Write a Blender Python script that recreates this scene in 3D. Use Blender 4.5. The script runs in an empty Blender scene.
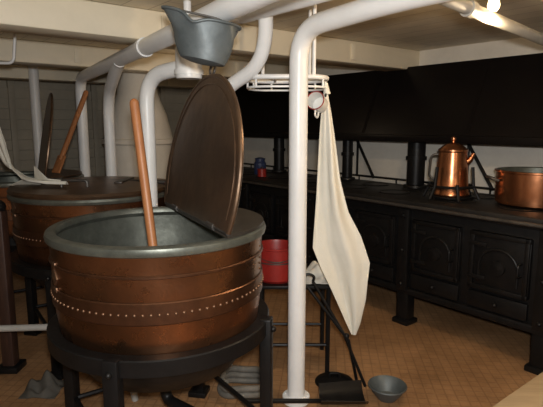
import bpy, bmesh, math, random
from mathutils import Vector, Matrix
random.seed(4)
sc=bpy.context.scene
try:
    sc.view_settings.view_transform='Standard'
except Exception as e: print(e)

# ---------------- materials ----------------
def mat(name,c1,c2=None,rough=.5,metal=0.,scale=6.,bump=0.,bscale=40.,stretch=(1,1,1),spec=.5,rvar=0.,lo=.3,hi=.7,tarn=None):
    m=bpy.data.materials.new(name); m.use_nodes=True
    nt=m.node_tree; N=nt.nodes; Lk=nt.links
    b=N['Principled BSDF']
    b.inputs['Roughness'].default_value=rough; b.inputs['Metallic'].default_value=metal
    b.inputs['Specular IOR Level'].default_value=spec
    c2=c2 or tuple(x*.75 for x in c1)
    tc=N.new('ShaderNodeTexCoord'); mp=N.new('ShaderNodeMapping'); mp.inputs['Scale'].default_value=stretch
    Lk.new(tc.outputs['Object'],mp.inputs['Vector'])
    n=N.new('ShaderNodeTexNoise'); n.inputs['Scale'].default_value=scale; n.inputs['Detail'].default_value=8; n.inputs['Roughness'].default_value=.7
    Lk.new(mp.outputs[0],n.inputs['Vector'])
    r=N.new('ShaderNodeValToRGB'); r.color_ramp.elements[0].position=lo; r.color_ramp.elements[1].position=hi
    r.color_ramp.elements[0].color=(*c2,1); r.color_ramp.elements[1].color=(*c1,1)
    Lk.new(n.outputs['Fac'],r.inputs['Fac']); col=r.outputs['Color']
    if tarn:   # large soft tarnish patches
        n3=N.new('ShaderNodeTexNoise'); n3.inputs['Scale'].default_value=2.6; n3.inputs['Detail'].default_value=5; n3.inputs['Distortion'].default_value=.6
        Lk.new(mp.outputs[0],n3.inputs['Vector'])
        r3=N.new('ShaderNodeValToRGB'); r3.color_ramp.elements[0].position=.42; r3.color_ramp.elements[1].position=.66
        r3.color_ramp.elements[0].color=(0,0,0,1); r3.color_ramp.elements[1].color=(.85,.85,.85,1)
        Lk.new(n3.outputs['Fac'],r3.inputs['Fac'])
        mx=N.new('ShaderNodeMixRGB'); mx.inputs[2].default_value=(*tarn,1)
        Lk.new(r3.outputs['Color'],mx.inputs[0]); Lk.new(col,mx.inputs[1]); col=mx.outputs[0]
    Lk.new(col,b.inputs['Base Color'])
    if rvar:
        mr=N.new('ShaderNodeMapRange'); mr.inputs['From Min'].default_value=.3; mr.inputs['From Max'].default_value=.7
        mr.inputs['To Min'].default_value=rough+rvar; mr.inputs['To Max'].default_value=max(.05,rough-rvar)
        Lk.new(n.outputs['Fac'],mr.inputs['Value']); Lk.new(mr.outputs[0],b.inputs['Roughness'])
    if bump:
        n2=N.new('ShaderNodeTexNoise'); n2.inputs['Scale'].default_value=bscale; n2.inputs['Detail'].default_value=4
        Lk.new(mp.outputs[0],n2.inputs['Vector'])
        bp=N.new('ShaderNodeBump'); bp.inputs['Strength'].default_value=bump; bp.inputs['Distance'].default_value=.01
        Lk.new(n2.outputs['Fac'],bp.inputs['Height']); Lk.new(bp.outputs[0],b.inputs['Normal'])
    return m
COPPER=mat('copper_aged',(.46,.21,.10),(.25,.11,.055),rough=.30,metal=.95,scale=9,bump=.18,bscale=9,rvar=.08,lo=.25,hi=.75,tarn=(.13,.075,.045))
COPPER_B=mat('copper_bright',(.62,.26,.12),(.40,.16,.075),rough=.27,metal=.95,scale=9,bump=.1,bscale=12)
COPPER_BAND=mat('copper_band',(.23,.11,.06),(.12,.06,.036),rough=.36,metal=.92,scale=10,bump=.12,bscale=14)
RIVET=mat('rivet_copper',(.30,.18,.11),(.18,.10,.06),rough=.42,metal=.85,scale=20)
TIN=mat('tinned_grey',(.19,.20,.17),(.085,.09,.075),rough=.42,metal=.6,scale=9,bump=.15,bscale=20)
LID=mat('bronze_lid',(.23,.145,.088),(.13,.08,.05),rough=.38,metal=.8,scale=14,bump=.14,bscale=18,lo=.2,hi=.8,tarn=(.09,.06,.042))
LIDD=mat('lid_dark',(.10,.085,.07),(.05,.045,.04),rough=.45,metal=.6,scale=8)
IRON=mat('black_iron',(.010,.009,.009),(.005,.005,.005),rough=.42,scale=12,bump=.15,bscale=30,spec=.26)
IRONTOP=mat('iron_hotplate',(.026,.023,.021),(.012,.011,.010),rough=.5,metal=.2,scale=9,bump=.2,bscale=30,spec=.3)
HOODM=mat('black_hood_paint',(.008,.0065,.006),(.005,.004,.004),rough=.34,scale=3,bump=.12,bscale=4,spec=.15)
PIPE=mat('white_pipe_paint',(.90,.90,.89),(.82,.82,.80),rough=.35,scale=5,bump=.12,bscale=25)
PIPEG=mat('grey_pipe_paint',(.42,.41,.38),(.32,.31,.28),rough=.45,scale=5,bump=.1,bscale=25)
CREAM=mat('cream_paint',(.84,.75,.58),(.76,.68,.52),rough=.5,scale=3,bump=.15,bscale=12)
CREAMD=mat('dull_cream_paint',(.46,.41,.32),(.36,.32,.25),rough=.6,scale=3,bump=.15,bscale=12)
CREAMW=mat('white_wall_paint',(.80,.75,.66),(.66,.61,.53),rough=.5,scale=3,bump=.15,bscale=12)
WOOD=mat('handle_wood',(.46,.19,.07),(.32,.12,.045),rough=.45,scale=8,stretch=(6,6,1))
DARKWOOD=mat('dark_stained_post',(.06,.028,.018),(.03,.014,.01),rough=.5,scale=8,stretch=(6,6,1))
BENCH=mat('bench_wood',(.48,.35,.21),(.36,.26,.15),rough=.5,scale=5,stretch=(1,8,1))
CLOTH=mat('cream_cloth',(.82,.79,.70),(.75,.72,.62),rough=.95,scale=4,bump=.15,bscale=120,spec=.05)
RAG=mat('grey_rag',(.12,.11,.095),(.07,.065,.055),rough=.9,scale=6,spec=.05)
GALV=mat('galvanised_steel',(.15,.17,.175),(.075,.09,.095),rough=.5,metal=.35,scale=9,bump=.3,bscale=10,tarn=(.065,.075,.075))
RED=mat('red_enamel',(.36,.022,.016),(.2,.012,.01),rough=.4,scale=8)
WHITE=mat('white_enamel',(.8,.79,.75),(.7,.69,.65),rough=.25,scale=8)
BLUE=mat('blue_enamel',(.04,.06,.14),(.02,.03,.08),rough=.35)
ROPE=mat('grey_hose',(.20,.185,.16),(.12,.11,.09),rough=.7,scale=20,bump=.4,bscale=60)
STRAP=mat('steel_dull',(.14,.13,.12),(.06,.055,.05),rough=.45,metal=.7,scale=12)

def grid_mat(name,c1,c2,mortar,bw,bh,offset,ms,rough,rot=0,bump=.3,dirt=.8,dc=(.5,.45,.4)):
    m=bpy.data.materials.new(name); m.use_nodes=True; nt=m.node_tree; N=nt.nodes; Lk=nt.links; b=N['Principled BSDF']
    tc=N.new('ShaderNodeTexCoord'); mp=N.new('ShaderNodeMapping'); mp.inputs['Rotation'].default_value=(0,0,rot)
    Lk.new(tc.outputs['Object'],mp.inputs['Vector'])
    br=N.new('ShaderNodeTexBrick'); br.offset=offset
    br.inputs['Color1'].default_value=(*c1,1); br.inputs['Color2'].default_value=(*c2,1); br.inputs['Mortar'].default_value=(*mortar,1)
    br.inputs['Scale'].default_value=1; br.inputs['Brick Width'].default_value=bw; br.inputs['Row Height'].default_value=bh
    br.inputs['Mortar Size'].default_value=ms; br.inputs['Mortar Smooth'].default_value=.7
    Lk.new(mp.outputs[0],br.inputs['Vector'])
    n=N.new('ShaderNodeTexNoise'); n.inputs['Scale'].default_value=2.6; n.inputs['Detail'].default_value=9; n.inputs['Roughness'].default_value=.72; Lk.new(tc.outputs['Object'],n.inputs['Vector'])
    mx=N.new('ShaderNodeMixRGB'); mx.blend_type='MULTIPLY'; mx.inputs[0].default_value=dirt
    r=N.new('ShaderNodeValToRGB'); r.color_ramp.elements[0].position=.3; r.color_ramp.elements[0].color=(*dc,1); r.color_ramp.elements[1].position=.62
    Lk.new(n.outputs['Fac'],r.inputs['Fac']); Lk.new(br.outputs['Color'],mx.inputs[1]); Lk.new(r.outputs['Color'],mx.inputs[2])
    Lk.new(mx.outputs[0],b.inputs['Base Color']); b.inputs['Roughness'].default_value=rough
    bp=N.new('ShaderNodeBump'); bp.inputs['Strength'].default_value=bump; bp.inputs['Distance'].default_value=.003; bp.invert=True
    Lk.new(br.outputs['Fac'],bp.inputs['Height']); Lk.new(bp.outputs[0],b.inputs['Normal'])
    return m
FLOORM=grid_mat('floor_diamond_plate',(.48,.275,.135),(.44,.245,.115),(.35,.19,.09),.055,.055,0,.006,.42,rot=math.radians(45),bump=.3,dirt=.9,dc=(.42,.38,.34))
CEILM=grid_mat('ceiling_planks',(.78,.69,.53),(.70,.62,.47),(.45,.38,.28),3.0,.16,.5,.005,.55,dirt=.4)

# ---------------- builder ----------------
A=Vector((1.595,2.83,0)); ANG=math.atan2(-.779,.627)
RM=Matrix.Translation(A)@Matrix.Rotation(ANG,4,'Z')   # galley frame: x along the range, y towards its wall
def L(x,y,z=0): return RM@Vector((x,y,z))
def fillet(pts,rad,n=7):
    pts=[Vector(p) for p in pts]
    if rad<=0 or len(pts)<3: return pts
    out=[pts[0]]
    for i in range(1,len(pts)-1):
        a,b,c=pts[i-1],pts[i],pts[i+1]
        d1=(a-b); d2=(c-b); r=min(rad,d1.length*.49,d2.length*.49)
        p=b+d1.normalized()*r; q=b+d2.normalized()*r
        for k in range(n+1):
            t=k/n; out.append(p*(1-t)**2+b*2*t*(1-t)+q*t*t)
    out.append(pts[-1]); return out
class B:
    def __init__(s,name,mats):
        s.name=name; s.mats=mats; s.bm=bmesh.new()
    def _add(s,t,m,T=None):
        if T is not None: bmesh.ops.transform(t,matrix=T,verts=t.verts)
        for f in t.faces: f.material_index=m
        bmesh.ops.recalc_face_normals(t,faces=t.faces)
        me=bpy.data.meshes.new('tmp'); t.to_mesh(me); t.free(); s.bm.from_mesh(me); bpy.data.meshes.remove(me)
    def box(s,c,d,m=0,T=None,rot=None,bev=0.):
        t=bmesh.new(); bmesh.ops.create_cube(t,size=1)
        bmesh.ops.scale(t,vec=Vector(d),verts=t.verts)
        if bev: bmesh.ops.bevel(t,geom=list(t.edges),offset=bev,segments=2,affect='EDGES',profile=.5)
        if rot is not None: bmesh.ops.transform(t,matrix=rot,verts=t.verts)
        bmesh.ops.translate(t,vec=Vector(c),verts=t.verts); s._add(t,m,T); return s
    def tube(s,pts,r,m=0,T=None,fil=0.,seg=16,closed=False):
        P=fillet(pts,fil) if not closed else [Vector(p) for p in pts]
        n=len(P); R=r if isinstance(r,(list,tuple)) else [r]*n
        if len(R)!=n: R=[R[0]+(R[-1]-R[0])*i/(n-1) for i in range(n)]
        t=bmesh.new(); rings=[]; ref=None
        for i in range(n):
            if closed: d=(P[(i+1)%n]-P[i-1]).normalized()
            elif i==0: d=(P[1]-P[0]).normalized()
            elif i==n-1: d=(P[-1]-P[-2]).normalized()
            else: d=((P[i]-P[i-1]).normalized()+(P[i+1]-P[i]).normalized()).normalized()
            if ref is None:
                ref=d.orthogonal().normalized()
            ref=(ref-d*ref.dot(d)).normalized(); bi=d.cross(ref)
            rings.append([t.verts.new(P[i]+(ref*math.cos(a)+bi*math.sin(a))*R[i]) for a in [2*math.pi*k/seg for k in range(seg)]])
        for i in range(n if closed else n-1):
            a,b=rings[i],rings[(i+1)%n]
            for k in range(seg): t.faces.new((a[k],a[(k+1)%seg],b[(k+1)%seg],b[k]))
        if not closed: t.faces.new(rings[0][::-1]); t.faces.new(rings[-1])
        s._add(t,m,T); return s
    def lathe(s,prof,c=(0,0,0),m=0,T=None,seg=48,sx=1,sy=1,a0=0):
        t=bmesh.new(); rings=[]
        for r,z in prof:
            if r<1e-5: rings.append([t.verts.new((0,0,z))])
            else: rings.append([t.verts.new((r*sx*math.cos(2*math.pi*k/seg+a0),r*sy*math.sin(2*math.pi*k/seg+a0),z)) for k in range(seg)])
        for a,b in zip(rings,rings[1:]):
            for k in range(seg):
                j=(k+1)%seg
                if len(a)==1 and len(b)==1: continue
                if len(a)==1: t.faces.new((a[0],b[j],b[k]))
                elif len(b)==1: t.faces.new((a[k],a[j],b[0]))
                else: t.faces.new((a[k],a[j],b[j],b[k]))
        bmesh.ops.translate(t,vec=Vector(c),verts=t.verts); s._add(t,m,T); return s
    def ball(s,c,r,m=0,T=None,sc=(1,1,1),seg=12):
        t=bmesh.new(); bmesh.ops.create_uvsphere(t,u_segments=seg,v_segments=max(6,seg//2),radius=r)
        bmesh.ops.scale(t,vec=Vector(sc),verts=t.verts); bmesh.ops.translate(t,vec=Vector(c),verts=t.verts); s._add(t,m,T); return s
    def grid(s,rows,m=0,T=None,thick=0.,wrap=False):
        t=bmesh.new(); V=[[t.verts.new(p) for p in r] for r in rows]
        for i in range(len(V)-1):
            n=len(V[i])
            for k in range(n if wrap else n-1):
                t.faces.new((V[i][k],V[i][(k+1)%n],V[i+1][(k+1)%n],V[i+1][k]))
        if thick:
            bmesh.ops.recalc_face_normals(t,faces=t.faces); bmesh.ops.solidify(t,geom=list(t.faces),thickness=thick)
        s._add(t,m,T); return s
    def poly(s,pts,ext,m=0,T=None):
        t=bmesh.new(); f=t.faces.new([t.verts.new(p) for p in pts])
        r=bmesh.ops.extrude_face_region(t,geom=[f]); bmesh.ops.translate(t,vec=Vector(ext),verts=[v for v in r['geom'] if isinstance(v,bmesh.types.BMVert)])
        s._add(t,m,T); return s
    def done(s,T=None,ang=35):
        if T is not None: bmesh.ops.transform(s.bm,matrix=T,verts=s.bm.verts)
        vs=[v.co for v in s.bm.verts]
        o=Vector(((min(v.x for v in vs)+max(v.x for v in vs))/2,(min(v.y for v in vs)+max(v.y for v in vs))/2,min(v.z for v in vs)))
        bmesh.ops.translate(s.bm,vec=-o,verts=s.bm.verts)
        me=bpy.data.meshes.new(s.name); s.bm.to_mesh(me); s.bm.free()
        for mm in s.mats: me.materials.append(mm)
        for p in me.polygons: p.use_smooth=True
        me.set_sharp_from_angle(angle=math.radians(ang))
        ob=bpy.data.objects.new(s.name,me); sc.collection.objects.link(ob); ob.location=o
        return ob

# ---------------- room shell ----------------
X0,X1,Y0,Y1,H=-5.6,3.0,-4.6,.87,2.14
cx,cy=(X0+X1)/2,(Y0+Y1)/2; sx,sy=X1-X0,Y1-Y0
def shell(name,c,d,m):
    b=B(name,[m]); b.box((0,0,0),d); ob=b.done()
    ob.matrix_world=RM@Matrix.Translation((c[0],c[1],c[2]-d[2]/2)); return ob
shell('floor',(cx,cy,-.05),(sx+.2,sy+.2,.1),FLOORM)
shell('ceiling',(cx,cy,H+.05),(sx+.2,sy+.2,.1),CEILM)
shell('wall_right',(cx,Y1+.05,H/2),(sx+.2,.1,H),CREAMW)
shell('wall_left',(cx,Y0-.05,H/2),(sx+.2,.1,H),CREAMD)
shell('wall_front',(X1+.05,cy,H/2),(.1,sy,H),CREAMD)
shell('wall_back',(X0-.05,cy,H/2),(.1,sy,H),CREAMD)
b=B('louvre_panel',[CREAMD])
for i in range(14):
    z=.25+i*.125
    b.box((X0+.02,cy+1.0,z),(.02,3.6,.118),rot=Matrix.Rotation(.12,4,'Y'))
for y in (-2.6,-1.6,-.6,.4): b.box((X0+.03,y,1.07),(.06,.07,2.1),bev=.005)
b.done(RM)
for i,x in enumerate((-1.65,-3.2,-4.7)):
    b=B('deck_beam',[CREAM]); b.box((x,cy,H-.085),(.24,sy,.17),bev=.012)
    for y in (-3.2,-1.6,0): b.box((x+.125,y,H-.085),(.012,.06,.12),bev=.004)
    b.done(RM)

# ---------------- kettles ----------------
def kettle(cx,cy,r,emblem=None,a0=-100,ez=.955):
    k=r/.46; c=(cx,cy,0)
    b=B('copper_boiling_kettle',[COPPER,TIN,COPPER_BAND,RIVET,IRON,LIDD,STRAP])
    b.lathe([(.452*k,1.045),(.447*k,1.0),(.445*k,.92),(.443*k,.86)],c,0,seg=72)
    b.lathe([(.446*k,.868),(.450*k,.864),(.450*k,.786),(.446*k,.782)],c,2,seg=72)
    b.lathe([(.443*k,.80),(.438*k,.74),(.43*k,.68),(.425*k,.655)],c,0,seg=72)
    b.lathe([(.425*k,.66),(.40*k,.56),(.33*k,.46),(.2*k,.40),(0,.38)],c,4,seg=72)
    b.lathe([(.452*k,1.035),(.462*k,1.04),(.466*k,1.055),(.462*k,1.068),(.452*k,1.074),(.425*k,1.073),(.42*k,1.066),(.418*k,1.05),(.435*k,1.03),(.43*k,.72),(.38*k,.57),(.25*k,.46),(0,.42)],c,1,seg=72)
    b.lathe([(.449*k,.968),(.4525*k,.965),(.4525*k,.958),(.449*k,.955)],c,2,seg=72)
    n=int(96*k)
    for i in range(n):
        a=2*math.pi*i/n; b.ball((cx+.4495*k*math.cos(a),cy+.4495*k*math.sin(a),.824),.0062,3,seg=8)
    a=math.radians(-10)
    for i in range(6): b.ball((cx+.446*k*math.cos(a),cy+.446*k*math.sin(a),.89+.025*i),.005,3,seg=6)
    b.lathe([(.43*k,.665),(.475*k,.665),(.48*k,.66),(.48*k,.600),(.455*k,.595),(.43*k,.61)],c,4,seg=64)
    for j in range(4):
        a=math.radians(a0+90*j); ca,sa=math.cos(a),math.sin(a)
        R=Matrix.Rotation(a,4,'Z')
        b.box((cx+.475*k*ca,cy+.475*k*sa,.335),(.05,.06,.67),4,rot=R,bev=.006)
        b.box((cx+.475*k*ca,cy+.475*k*sa,.015),(.10,.10,.03),4,rot=R,bev=.006)
        b.ball((cx+.505*k*ca,cy+.505*k*sa,.62),.014,4)
        a2=a+math.pi/2
        b.tube([(cx+.46*k*ca,cy+.46*k*sa,.2),(cx+.46*k*math.cos(a2),cy+.46*k*math.sin(a2),.2)],.012,4,seg=8)
    b.tube([(cx,cy,.40),(cx,cy,.24),(cx+.18,cy-.14,.24)],.025,4,fil=.05)
    if emblem is not None:
        a=math.radians(emblem); R=Matrix.Rotation(a,4,'Z')
        p=Vector((cx+.448*k*math.cos(a),cy+.448*k*math.sin(a),ez))
        b.box(p,(.010,.05,.05),3,rot=R@Matrix.Rotation(math.radians(45),4,'X'),bev=.003)
        for dz in (-.05,.05): b.box(p+Vector((0,0,dz)),(.010,.036,.020),3,rot=R,bev=.003)
    return b

KX,KY=-.49,2.15
b=kettle(KX,KY,.46,emblem=-141,ez=.915)
sd=Vector((.456,-.89,0)).normalized(); nd=Vector((.89,.456,0)).normalized()
C=Vector((KX,KY,1.076)); HO=.145
half=math.acos(HO/.455)
arc=[C+nd*.455*math.cos(t)+sd*.455*math.sin(t) for t in [half*(1-2*i/24) for i in range(25)]]
b.poly(arc,(0,0,.012),5)
b.tube([C+nd*(HO+.003)-sd*.43+Vector((0,0,.018)),C+nd*(HO+.003)+sd*.43+Vector((0,0,.018))],.009,6,seg=10)
for q in (-.25,.25): b.tube([C+nd*(HO+.003)+sd*(q-.04)+Vector((0,0,.018)),C+nd*(HO+.003)+sd*(q+.04)+Vector((0,0,.018))],.015,6,seg=12)
td=(Vector((0,0,1))*.985+nd*.17).normalized(); ln=sd.cross(td).normalized()
Hn=C+nd*(HO+.003)+Vector((0,0,.02))
a1=math.asin(-.162/.46)
def lidp(r,t): return Hn+sd*(r*math.cos(t))+td*(.162+r*math.sin(t))
arc=[lidp(.46,a1+(math.pi-2*a1)*i/60) for i in range(61)]
b.mats=b.mats+[LID]
b.poly([lidp(.452,a1+(math.pi-2*a1)*i/60)-ln*.0075 for i in range(61)],ln*.015,7)
b.tube(arc,.011,7,seg=10)
inner=[lidp(.425,a1+.08+(math.pi-2*a1-.16)*i/50) for i in range(51)]
b.tube([p+ln*.008 for p in inner],.003,7,seg=8); b.tube([p-ln*.008 for p in inner],.003,7,seg=8)
rc=lidp(.47,math.pi/2)+td*.02
b.tube([rc+sd*.028*math.cos(t)+td*.028*math.sin(t) for t in [2*math.pi*i/20 for i in range(20)]],.006,6,closed=True,seg=8)
b.done()

K2=(-1.19,3.35)
b=kettle(K2[0],K2[1],.525,emblem=-138,ez=1.0)
b.mats=b.mats+[LID]
b.lathe([(.525,1.07),(.53,1.085),(.52,1.10),(.40,1.115),(.2,1.128),(0,1.132)],(K2[0],K2[1],0),7,seg=64)
b.tube([(K2[0]-.5,K2[1]+.1,1.118),(K2[0]+.5,K2[1]-.02,1.118)],.013,6,seg=10)
for q in (-.3,.2): b.box((K2[0]+q,K2[1]+.0,1.128),(.05,.30,.012),6,bev=.003)
b.tube([(K2[0]-.1,K2[1]-.3,1.12),(K2[0]-.1,K2[1]-.3,1.16),(K2[0]+.06,K2[1]-.3,1.16),(K2[0]+.06,K2[1]-.3,1.12)],.009,6,fil=.02,seg=8)
b.done()
K3=(-2.10,4.15)
b=kettle(K3[0],K3[1],.50,emblem=-110)
b.mats=b.mats+[LID]
c3=Vector((K3[0],K3[1],1.08)); h3=c3+nd*.17+Vector((0,0,.01))
def l3(r,t): return h3+sd*(r*math.cos(t))+td*(.17+r*math.sin(t))
a3=math.asin(-.17/.5)
arc=[l3(.5,a3+(math.pi-2*a3)*i/50) for i in range(51)]
b.poly([p-ln*.007 for p in arc],ln*.014,7); b.tube(arc,.01,7,seg=8)
hh=math.acos(.17/.49)
b.poly([c3+nd*.49*math.cos(t)+sd*.49*math.sin(t) for t in [hh*(1-2*i/24) for i in range(25)]],(0,0,.012),7)
b.done()

def paddle(p0,p1,r,bl=.22):
    b=B('wooden_stirring_paddle',[WOOD]); p0=Vector(p0); p1=Vector(p1); d=(p1-p0).normalized()
    b.tube([p0+d*.012,p1-d*.1],[r,r*.95],0,seg=14); b.ball(p0+d*.012,r,0)
    q=d.to_track_quat('Z','Y').to_matrix().to_4x4()
    b.box(p1-d*bl*.4,(.085,.02,bl),0,rot=q,bev=.008); b.done()
paddle((-.580,2.15,1.60),(-.452,2.0,.62),.020)
paddle((-1.60,4.42,1.78),(-1.76,4.08,1.12),.022,.16)

# ---------------- pipes ----------------
def pipe(name,pts,r,fil=.1,m=PIPE,flanges=()):
    b=B(name,[m]); b.tube(pts,r,0,fil=fil,seg=20)
    for p,d,rr,h in flanges:
        p=Vector(p); d=Vector(d).normalized(); b.tube([p-d*h/2,p+d*h/2],rr,0,seg=20)
        o=d.orthogonal().normalized(); o2=d.cross(o)
        for k in range(6):
            a=k*math.pi/3; b.ball(p+(o*math.cos(a)+o2*math.sin(a))*rr*.82+d*h/2,.008,0,seg=6)
    return b.done()
ex=Vector((.627,-.779,0)); ey=Vector((.779,.627,0))
pt=Vector((.135,2.55,1.96)); pe=pt+ex*.57+Vector((0,0,.03))
pipe('stanchion_pipe',[(.135,2.55,0),pt,pe,pt+ex*3.4+Vector((0,0,.03))],.047,fil=.16,flanges=[((.135,2.55,.015),(0,0,1),.075,.03)])
a_=Vector((-1.68,4.5,1.90)); b_=Vector((-.154,1.95,1.93)); dd=(b_-a_).normalized()
pipe('steam_pipe',[(-1.68,4.5,0),a_,b_,b_+dd*1.2],.045,fil=.16,flanges=[(a_+dd*1.9,dd,.053,.05),((-1.68,4.5,.02),(0,0,1),.08,.03)])
pipe('riser_pipe',[(-1.27,3.96,0),(-1.27,3.96,1.72),(-1.0,3.37,1.90),(-.98,3.33,1.905)],.042,fil=.22)
b=B('valve_pipe',[PIPE]); b.tube([(-.71,2.9,0),(-.71,2.9,1.77),(-.45,2.72,1.80),(-.40,2.70,1.80)],.042,0,fil=.18,seg=20)
b.lathe([(0,0),(.065,0),(.068,.01),(.068,.15),(.06,.165),(.03,.175),(0,.178)],(-.43,2.68,1.735),0,seg=28)
b.lathe([(.066,.02),(.076,.02),(.076,.045),(.066,.045)],(-.43,2.68,1.735),0,seg=28)
b.tube([(-.43,2.68,1.9),(-.43,2.68,2.12)],.02,0); b.done()
pipe('swan_neck_pipe',[(-.27,2.80,0),(-.27,2.80,1.68),(-.06,2.66,1.80),(-.02,2.58,1.98),(-.05,2.5,2.14)],.037,fil=.1)
p1=Vector((-.16,2.67,2.04)); pipe('overhead_pipe',[p1+Vector((-.1,-.06,0)),p1,p1+ex*.9,p1+ex*3.0],.035,fil=.08)
p7=Vector((.604,1.974,1.985)); q7=Vector((1.456,2.78,1.945)); d7=(q7-p7).normalized()
pipe('cross_pipe',[p7+d7*.04,p7+d7*1.93],.027,m=PIPEG,flanges=[(p7+d7*.3,d7,.035,.04)])
pipe('drain_pipe',[(-1.95,2.55,.40),(-1.05,2.62,.40),(-.8,2.55,.34),(-.75,2.55,0)],.018,fil=.08,m=PIPEG)
pipe('ventilation_pipe',[(-2.5,5.4,0),(-2.5,5.4,2.14)],.05)
b=B('ventilation_trunk',[CREAMW]); b.lathe([(.36,0),(.35,.9),(.34,1.35),(.28,1.6),(.2,1.8),(.18,2.14)],(-1.35,5.15,0),seg=40)
b.lathe([(.35,1.30),(.365,1.31),(.365,1.35),(.35,1.36)],(-1.35,5.15,0),seg=40); b.done()
b=B('wooden_post',[DARKWOOD,IRON]); b.box((-1.61,2.90,.5),(.075,.075,1.0),0,bev=.01); b.box((-1.61,2.90,.02),(.13,.13,.04),1,bev=.006); b.ball((-1.61,2.90,1.02),.045,1); b.done()

# hanging rack
b=B('hanging_utensil_rack',[PIPE,STRAP]); zr=1.745
loop=[]
x0,x1,y0,y1,rr=-.13,.30,2.66,2.98,.13
for (qx,qy,s0) in ((x1-rr,y0+rr,-90),(x1-rr,y1-rr,0),(x0+rr,y1-rr,90),(x0+rr,y0+rr,180)):
    for k in range(8):
        a=math.radians(s0+90*k/7); loop.append((qx+rr*math.cos(a),qy+rr*math.sin(a),zr))
b.tube(loop,.013,0,closed=True,seg=12)
b.tube([(p[0],p[1],zr-.05) for p in loop],.006,0,closed=True,seg=10)
for xx in (.02,.14): b.tube([(xx,y0,zr),(xx,y1,zr)],.009,0,seg=8)
for k in range(0,32,4): p=loop[k]; b.tube([(p[0],p[1],zr),(p[0],p[1],zr-.05)],.006,0,seg=8)
for p in ((.22,2.67),(.22,2.97),(-.05,2.97)): b.tube([(p[0],p[1],zr),(p[0],p[1],2.14)],.010,0,seg=10)
b.tube([(.29,2.76,zr-.05),(.29,2.76,zr-.085),(.29,2.74,zr-.10),(.29,2.72,zr-.085)],.005,1,fil=.02,seg=8)
b.done()

def cloth(name,rows,y,cols=36):
    rr=[]; R=[]
    for i in range(len(rows)-1):
        for k in range(6):
            t=k/6; R.append([a*(1-t)+c*t for a,c in zip(rows[i],rows[i+1])])
    R.append(list(rows[-1]))
    for (z,xl,xr,zt) in R:
        w=xr-xl; row=[]; am=.022*min(1,w/.16); h=(1.69-z)
        for c in range(cols+1):
            u=c/cols
            dy=am*(math.sin(u*7.5+.5-h*.8)+.6*math.sin(u*15+h*2.0)*max(0,1-h*.5)+.3*math.sin(u*3+h*6))
            row.append(Vector((xl+w*u+.004*math.sin(h*9)*(1 if u>.5 else -1)*min(1,w*4),y+dy,z+zt*(u-.5))))
        rr.append(row)
    return B(name,[CLOTH]).grid(rr,thick=.004)
rows=[(1.69,.282,.300,0),(1.58,.272,.322,0),(1.40,.262,.352,0),(1.2,.252,.385,0),(1.0,.243,.435,.02),(.84,.237,.505,.06),(.70,.285,.56,.03),(.5,.368,.545,0),(.36,.432,.515,0),(.29,.465,.49,0)]
b=cloth('hanging_towel',rows,2.76)
b.tube([(.29,2.76,1.72),(.30,2.76,1.66)],[.012,.02],0,seg=10)
b.done(ang=75)

b=B('enamel_mug',[WHITE,RED])
b.lathe([(0,0),(.040,0),(.043,.004),(.045,.085),(.048,.088),(.046,.091),(.042,.085),(.040,.008),(0,.006)],seg=32)
b.lathe([(.047,.085),(.050,.088),(.047,.093),(.044,.088)],m=1,seg=32)
b.tube([(.043,0,.07),(.075,0,.068),(.078,0,.025),(.043,0,.02)],.005,0,fil=.02,seg=8)
b.done(Matrix.Translation((.245,2.675,1.61))@Matrix.Rotation(math.radians(-115),4,'Z')@Matrix.Rotation(math.radians(75),4,'Y')@Matrix.Translation((0,0,-.04)))

# galvanised scuttle
b=B('galvanised_coal_scuttle',[GALV,STRAP])
def scut(off):
    out=[]
    for v in range(15):
        t=v/14; row=[]
        for k in range(48):
            a=2*math.pi*k/48; ca,sa=math.cos(a),math.sin(a)
            rx=.084+.048*t**.8; ry=.060+.040*t
            left=max(0,-ca)
            x=(rx-off)*ca-left**2*.022*max(0,(t-.55)/.45)+.022*(1-t); y=(ry-off)*sa
            z=-.095+.135*t+.026*t*t*left**1.5+.014*t*t*max(0,ca)-.026*t*t*math.exp(-((ca+.15)**2)/.1)
            x+=.008*math.sin(5*a+6*t)*t; z+=.004*math.sin(3*a+1)*t
            row.append(Vector((x,y,z+(off if v==0 else 0))))
        out.append(row)
    return out
o=scut(0); i_=scut(.004)
b.grid(o,wrap=True); b.grid(i_,wrap=True); b.grid([o[-1],i_[-1]],wrap=True)
b.grid([o[0],[Vector((.022,0,-.103))+ (p-Vector((.022,0,-.095)))*.6 for p in o[0]],[Vector((.022,0,-.108))+(p-Vector((.022,0,-.095)))*.02 for p in o[0]]],wrap=True)
b.tube(o[-1],.006,0,closed=True,seg=8)
b.tube([(-.14,0,.05),(-.10,0,.070),(.06,0,.070),(.13,0,.04)],.004,1,fil=.05,seg=8)
b.done(Matrix.Translation((-.262,1.95,1.832))@Matrix.Rotation(math.radians(12),4,'Y')@Matrix.Rotation(math.radians(-3),4,'X'),ang=60)

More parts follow.
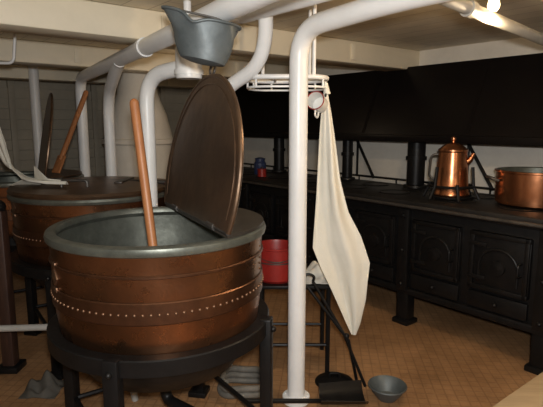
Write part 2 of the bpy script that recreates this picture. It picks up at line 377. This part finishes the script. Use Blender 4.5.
# draped towel on second kettle
path=[(-1.98,3.45,1.90),(-1.93,3.42,1.72),(-1.86,3.38,1.52),(-1.79,3.32,1.36),(-1.70,3.24,1.23),(-1.56,3.15,1.16),(-1.42,3.08,1.145),(-1.25,3.03,1.145)]
w=[.05,.07,.11,.14,.15,.14,.11,.06]; rr=[]
P=fillet(path,.05,3)
for i,p in enumerate(P):
    t=i/(len(P)-1)*(len(w)-1); k=min(int(t),len(w)-2); ww=w[k]+(w[k+1]-w[k])*(t-k)
    s_=min(1,max(0,(t-3)/2))
    across=(Vector((.75,-.45,.25)).normalized()*(1-s_)+Vector((.35,-.93,0)).normalized()*s_).normalized()
    row=[p+across*ww*(c/16-.5)+Vector((0,.010*math.sin(c*.9+i*.2),.006+.006*math.sin(c*1.2+i*.3))) for c in range(17)]
    rr.append(row)
B('draped_towel',[CLOTH]).grid(rr,thick=.004).done(ang=75)
pipe('drying_rail',[(-2.9,3.4,1.91),(-1.75,3.5,1.91),(-1.72,3.5,2.14)],.010,fil=.04)

# ---------------- cooking range ----------------
b=B('cast_iron_cooking_range',[IRON,IRONTOP,STRAP]); RL,RR=-4.1,1.25; mid=(RL+RR)/2; ln_=RR-RL
b.box((mid,.39,.585),(ln_,.70,.66),0,bev=.01)
b.box((mid,.37,.935),(ln_+.06,.80,.05),1,bev=.012)
b.box((mid,.05,.895),(ln_+.02,.06,.03),0,bev=.008)
b.box((mid,.045,.27),(ln_+.02,.07,.05),0,bev=.008)
b.tube([(RL,-.07,.925),(RR,-.07,.925)],.012,2,seg=10)
x=RR-.25
while x>RL-.01:
    for yy in (.07,.68):
        b.box((x,yy,.14),(.10,.10,.28),0,bev=.01); b.box((x,yy,.02),(.14,.14,.04),0,bev=.01)
    b.box((x,.025,.58),(.09,.05,.62),0,bev=.01)
    b.tube([(x,-.07,.925),(x,.0,.90)],.012,0,seg=8)
    for zz in (.32,.58,.84): b.ball((x,.0,zz),.016,0)
    if x-1.0>RL-.3:
        for (u0,u1) in ((.06,.50),(.52,.95)):
            xc=x-(u0+u1)/2; wd=(u1-u0)-.05
            b.box((xc,.03,.63),(wd,.035,.38),0,bev=.008)
            for dx in (-wd/2+.02,wd/2-.02): b.box((xc+dx,.008,.63),(.03,.02,.38),0,bev=.005)
            for dz in (-.175,.175): b.box((xc,.008,.63+dz),(wd,.02,.03),0,bev=.005)
            arcp=[(xc+(wd/2-.07)*math.cos(t),.010,.60+.12*math.sin(t)) for t in [math.pi*i/14 for i in range(15)]]
            b.tube([(arcp[0][0],.01,.50)]+arcp+[(arcp[-1][0],.01,.50)],.009,0,seg=8)
            b.lathe([(0,0),(.05,0),(.045,.012),(.02,.016),(0,.018)],m=0,T=Matrix.Translation((xc,.012,.60))@Matrix.Rotation(math.pi/2,4,'X'),seg=20)
            b.tube([(xc+wd/2-.05,.01,.66),(xc+wd/2-.05,-.035,.66),(xc+wd/2-.05,-.035,.58),(xc+wd/2-.05,.01,.58)],.008,0,fil=.02,seg=8)
            for dz in (-.11,.11): b.box((xc-wd/2+.06,-.002,.63+dz),(.12,.012,.025),0,bev=.003)
            b.box((xc,.03,.36),(wd,.03,.11),0,bev=.008); b.ball((xc,.0,.36),.016,0)
        for (hx,hy) in ((.28,.25),(.28,.55),(.72,.25),(.72,.55)):
            b.lathe([(.12,.96),(.125,.966),(.115,.968),(.11,.963),(.03,.963),(.0,.964)],(x-hx,hy,0),1,seg=28)
    x-=1.0
b.tube([(RL,.76,1.0),(RR,.76,1.0)],.010,0,seg=8)
for i in range(12): b.tube([(RL+.2+i*.45,.76,.95),(RL+.2+i*.45,.76,1.0)],.008,0,seg=6)
b.done(RM)

b=B('range_hood',[HOODM]); 
sec=[(.45,1.36),(.45,1.42),(.70,1.99),(.86,1.99),(.86,1.36)]
b.poly([(RL-.1,y,z) for y,z in sec],(ln_+.35,0,0),0)
b.box((mid+.07,.452,1.385),(ln_+.36,.03,.06),0,bev=.008)
for i in range(6): b.box((RL+.3+i*1.0,.574,1.70),(.03,.008,.60),0,rot=Matrix.Rotation(-math.atan2(.25,.57),4,'X'))
b.done(RM)
for xx,r in ((-1.36,.075),(-2.15,.05),(-3.2,.06),(.2,.07)):
    b=B('stove_flue_pipe',[IRON]); b.tube([(xx,.64,.962),(xx,.64,1.357)],r,0,seg=24)
    b.lathe([(r,.963),(r+.03,.965),(r+.025,.985),(r,.99)],(xx,.64,0),0,seg=24); b.lathe([(r,1.2),(r+.012,1.2),(r+.012,1.23),(r,1.23)],(xx,.64,0),0,seg=24); b.done(RM)
for xx in (-1.95,-.75,-2.9):
    b=B('hood_brace',[IRON]); b.tube([(xx-.25,.82,1.355),(xx,.80,.985)],.014,0,seg=8); b.tube([(xx-.25,.84,1.0),(xx-.25,.84,1.355)],.012,0,seg=8); b.done(RM)

# coffee pot + stand
cp=(-.793,.27)
b=B('copper_coffee_pot',[COPPER_B,STRAP])
z0=.992
b.lathe([(0,0),(.124,0),(.129,.008),(.128,.02),(.122,.03),(.112,.16),(.098,.31),(.103,.317),(.103,.330),(.094,.336),(.07,.358),(.035,.374),(.012,.380),(.010,.392),(.02,.40),(.02,.413),(.008,.422),(0,.424)],(0,0,z0),0,seg=40)
b.tube([(.085,-.0,z0+.23),(.12,0,z0+.26),(.142,0,z0+.305)],[.028,.012],0,seg=12)
b.tube([(-.09,0,z0+.295),(-.148,0,z0+.285),(-.158,0,z0+.13),(-.113,0,z0+.10)],.009,1,fil=.04,seg=10)
b.done(RM@Matrix.Translation((cp[0],cp[1],0))@Matrix.Rotation(.5,4,'Z'))
b=B('iron_trivet',[IRON])
b.tube([(cp[0]+.15*math.cos(t),cp[1]+.15*math.sin(t),.984) for t in [2*math.pi*i/28 for i in range(28)]],.008,0,closed=True,seg=8)
b.tube([(cp[0]+.155*math.cos(t),cp[1]+.155*math.sin(t),1.06) for t in [2*math.pi*i/28 for i in range(28)]],.010,0,closed=True,seg=8)
for k in range(6):
    a=k*math.pi/3+.3; ca,sa=math.cos(a),math.sin(a)
    b.tube([(cp[0]+.142*ca,cp[1]+.142*sa,1.20) if k%2==0 else (cp[0]+.155*ca,cp[1]+.155*sa,1.08),(cp[0]+.155*ca,cp[1]+.155*sa,1.06),(cp[0]+.20*ca,cp[1]+.20*sa,.97)],.012,0,seg=8)
    b.tube([(cp[0],cp[1],.976),(cp[0]+.15*ca,cp[1]+.15*sa,.976)],.007,0,seg=8)
b.done(RM)
b=B('copper_stock_pan',[COPPER_B,TIN,STRAP])
b.lathe([(0,0),(.225,0),(.245,.012),(.25,.05),(.25,.215),(.262,.22),(.262,.23),(.25,.232)],(0,0,.97),0,seg=56)
b.lathe([(.25,.232),(.244,.225),(.243,.05),(.235,.02),(0,.015)],(0,0,.97),1,seg=56)
for sgn in (-1,1): b.tube([(sgn*.25,-.06,1.13),(sgn*.31,-.05,1.15),(sgn*.31,.05,1.15),(sgn*.25,.06,1.13)],.010,2,fil=.03,seg=8)
b.tube([(-.0,-.24,1.16),(.03,-.1,1.27),(.12,.18,1.33)],.009,2,fil=.05,seg=8)
b.done(RM@Matrix.Translation((-.27,.44,0))@Matrix.Rotation(.7,4,'Z'))
b=B('blue_enamel_jar',[BLUE]); b.lathe([(0,0),(.06,0),(.065,.01),(.065,.12),(.05,.14),(.05,.155),(.056,.16),(.056,.17),(.02,.18),(0,.182)],(-3.05,.25,.97)); b.done(RM)
b=B('red_tin',[RED,STRAP]); b.lathe([(0,0),(.045,0),(.045,.07),(.048,.072),(.048,.08),(0,.082)],(-2.85,.12,.97)); b.tube([(-2.85-.03,.12,1.05),(-2.85,.12,1.07),(-2.85+.03,.12,1.05)],.004,1,seg=6); b.done(RM)

# ---------------- small stand, red pot, cloth, tools ----------------
b=B('low_iron_stand',[IRON,STRAP])
sx0,sx1,sy0,sy1=-.08,.36,2.84,3.2; zt=.555
b.box(((sx0+sx1)/2,(sy0+sy1)/2,zt-.01),(sx1-sx0,sy1-sy0,.02),0,bev=.004)
for xx in (sx0+.02,sx1-.02):
    for yy in (sy0+.02,sy1-.02): b.tube([(xx,yy,zt-.01),(xx,yy,0)],.014,0,seg=10)
b.tube([(sx0+.02,sy0+.02,.18),(sx1-.02,sy0+.02,.18)],.010,0,seg=8); b.tube([(sx0+.02,sy1-.02,.18),(sx1-.02,sy1-.02,.18)],.010,0,seg=8)
b.done()
b=B('red_enamel_pot',[RED,STRAP]); c=(.03,3.0,zt)
b.lathe([(0,0),(.115,0),(.128,.015),(.13,.2),(.137,.205),(.137,.215),(.128,.215),(.124,.2),(.12,.02),(0,.015)],c,0,seg=40)
b.lathe([(.131,.12),(.133,.12),(.133,.128),(.131,.128)],c,1,seg=40)
b.tube([(c[0]-.13,c[1],c[2]+.19),(c[0]-.1,c[1]-.09,c[2]+.15),(c[0],c[1]-.14,c[2]+.13),(c[0]+.1,c[1]-.09,c[2]+.15),(c[0]+.13,c[1],c[2]+.19)],.005,1,fil=.05,seg=8)
b.done()
rows=[]
for i in range(19):
    row=[]
    for k in range(19):
        u,v=i/18-.5,k/18-.5; f=max(0,1-4*(u*u+v*v))
        row.append(Vector((.27+u*.17,3.02+v*.30,zt+.008+f*(.06+.03*math.sin(9*u+5*v)+.02*math.sin(17*v+3)))))
    rows.append(row)
B('crumpled_cloth',[CLOTH]).grid(rows,thick=.004).done(ang=80)
b=B('fire_tongs',[IRON,STRAP])
b.tube([(.24,2.79,.60),(.42,2.72,.30),(.54,2.68,.01)],.009,0,seg=8); b.tube([(.20,2.79,.58),(.44,2.70,.28),(.50,2.72,.01)],.009,0,seg=8)
b.ball((.43,2.715,.30),.018,0); b.tube([(.19,2.79,.58),(.17,2.79,.62),(.21,2.79,.65),(.25,2.79,.63),(.24,2.79,.60)],.008,0,fil=.02,seg=8); b.done()
b=B('mixing_bowl',[GALV]); b.lathe([(0,0),(.05,0),(.055,.008),(.085,.045),(.10,.075),(.107,.078),(.104,.082),(.096,.076),(.08,.05),(.05,.014),(0,.012)],(.64,2.57,0),seg=40); b.done()
b=B('coal_shovel',[IRON,WOOD])
rows=[]
for i in range(9):
    t=i/8; row=[]
    for k in range(11):
        u=k/10-.5; row.append(Vector((.26+.25*t,2.49+.05*t+u*(.18+.05*t),.012+.05*abs(u*2)**3+.02*(1-t))))
    rows.append(row)
b.grid(rows,thick=.004)
b.tube([(.27,2.49,.03),(.22,2.44,.06),(-.15,2.34,.12)],.012,0,fil=.04,seg=10)
b.done()
b=B('iron_pot_cover',[IRON]); b.lathe([(0,.0),(.1,0),(.115,.005),(.11,.012),(.06,.03),(0,.035)],(.37,2.74,0),seg=32); b.tube([(.34,2.74,.03),(.34,2.74,.06),(.40,2.74,.06),(.40,2.74,.03)],.006,0,fil=.015,seg=8); b.done()
b=B('coiled_hose',[ROPE]); pts=[]
for i in range(90):
    t=i/89*2*math.pi*2.6; pts.append((-.15+(.14-.02*i/89)*math.cos(t),2.60+.11*math.sin(t),.03+.09*i/89+.01*math.sin(3*t)))
b.tube(pts,.018,0,seg=12); b.done()
b=B('cleaning_rag',[RAG]); rows=[]
for i in range(17):
    row=[]
    for k in range(17):
        u,v=i/16-.5,k/16-.5; f=max(0,1-3.6*(u*u+v*v))
        row.append(Vector((-1.30+u*.20,2.66+v*.20,.005+f*(.06+.04*math.sin(11*u+4*v)+.03*math.sin(15*v+2)))))
    rows.append(row)
b.grid(rows,thick=.004); b.done(ang=80)
b=B('wooden_bench',[BENCH])
for i in range(4): b.box((.37+.09+i*.19,-1.15,.435),(.18,1.3,.035),0,bev=.006)
for xx in (.44,1.05):
    for yy in (-1.7,-.6): b.box((xx,yy,.21),(.07,.07,.42),0,bev=.006)
b.box((.745,-1.7,.38),(.6,.03,.07),0,bev=.004); b.box((.745,-.6,.38),(.6,.03,.07),0,bev=.004); b.done(RM)

# ---------------- lamp & lights ----------------
EM=bpy.data.materials.new('lamp_glow'); EM.use_nodes=True
e=EM.node_tree.nodes['Principled BSDF']; e.inputs['Emission Color'].default_value=(1,.72,.38,1); e.inputs['Emission Strength'].default_value=8; e.inputs['Base Color'].default_value=(1,.9,.7,1)
lp=Vector((.965,2.28,0))
b=B('ceiling_lamp',[EM,STRAP]); b.lathe([(0,1.985),(.014,1.987),(.024,2.0),(.026,2.012),(.02,2.035),(.013,2.05),(.013,2.06)],lp,0,seg=24)
b.lathe([(.0,2.06),(.018,2.06),(.02,2.09),(.05,2.10),(.055,2.14),(0,2.14)],lp,1,seg=24); b.done()
def light(name,kind,loc,e,col,size=.1,rot=None):
    l=bpy.data.lights.new(name,kind); l.energy=e; l.color=col
    if kind=='AREA': l.size=size
    else: l.shadow_soft_size=size
    o=bpy.data.objects.new(name,l); sc.collection.objects.link(o); o.location=loc
    if rot is not None: o.rotation_euler=rot
    return o
light('ambient_fill','POINT',(.965,2.28,1.93),20,(1,.74,.46),.03)
light('ambient_fill','POINT',tuple(L(-2.6,-.7,1.85)),2.5,(1,.76,.5),.04)  # added ambient fill, a bare point light with no lamp body
light('ambient_fill','POINT',tuple(L(1.6,-1.2,1.7)),8,(1,.78,.52),.05)  # added fill out of view, brightens the cream ceiling; no lamp there
light('camera_flash','AREA',(.03,-.05,1.60),46,(1,.99,.97),.07,rot=(math.radians(84),0,0))
w=bpy.data.worlds.new('w'); sc.world=w; w.use_nodes=True
w.node_tree.nodes['Background'].inputs[0].default_value=(.9,.8,.7,1); w.node_tree.nodes['Background'].inputs[1].default_value=.03

cam=bpy.data.cameras.new('camera'); co=bpy.data.objects.new('camera',cam); sc.collection.objects.link(co)
cam.sensor_width=36; cam.lens=36*500/543; co.location=(0,0,1.5); co.rotation_euler=(math.radians(81),0,0); cam.clip_start=.02
sc.camera=co
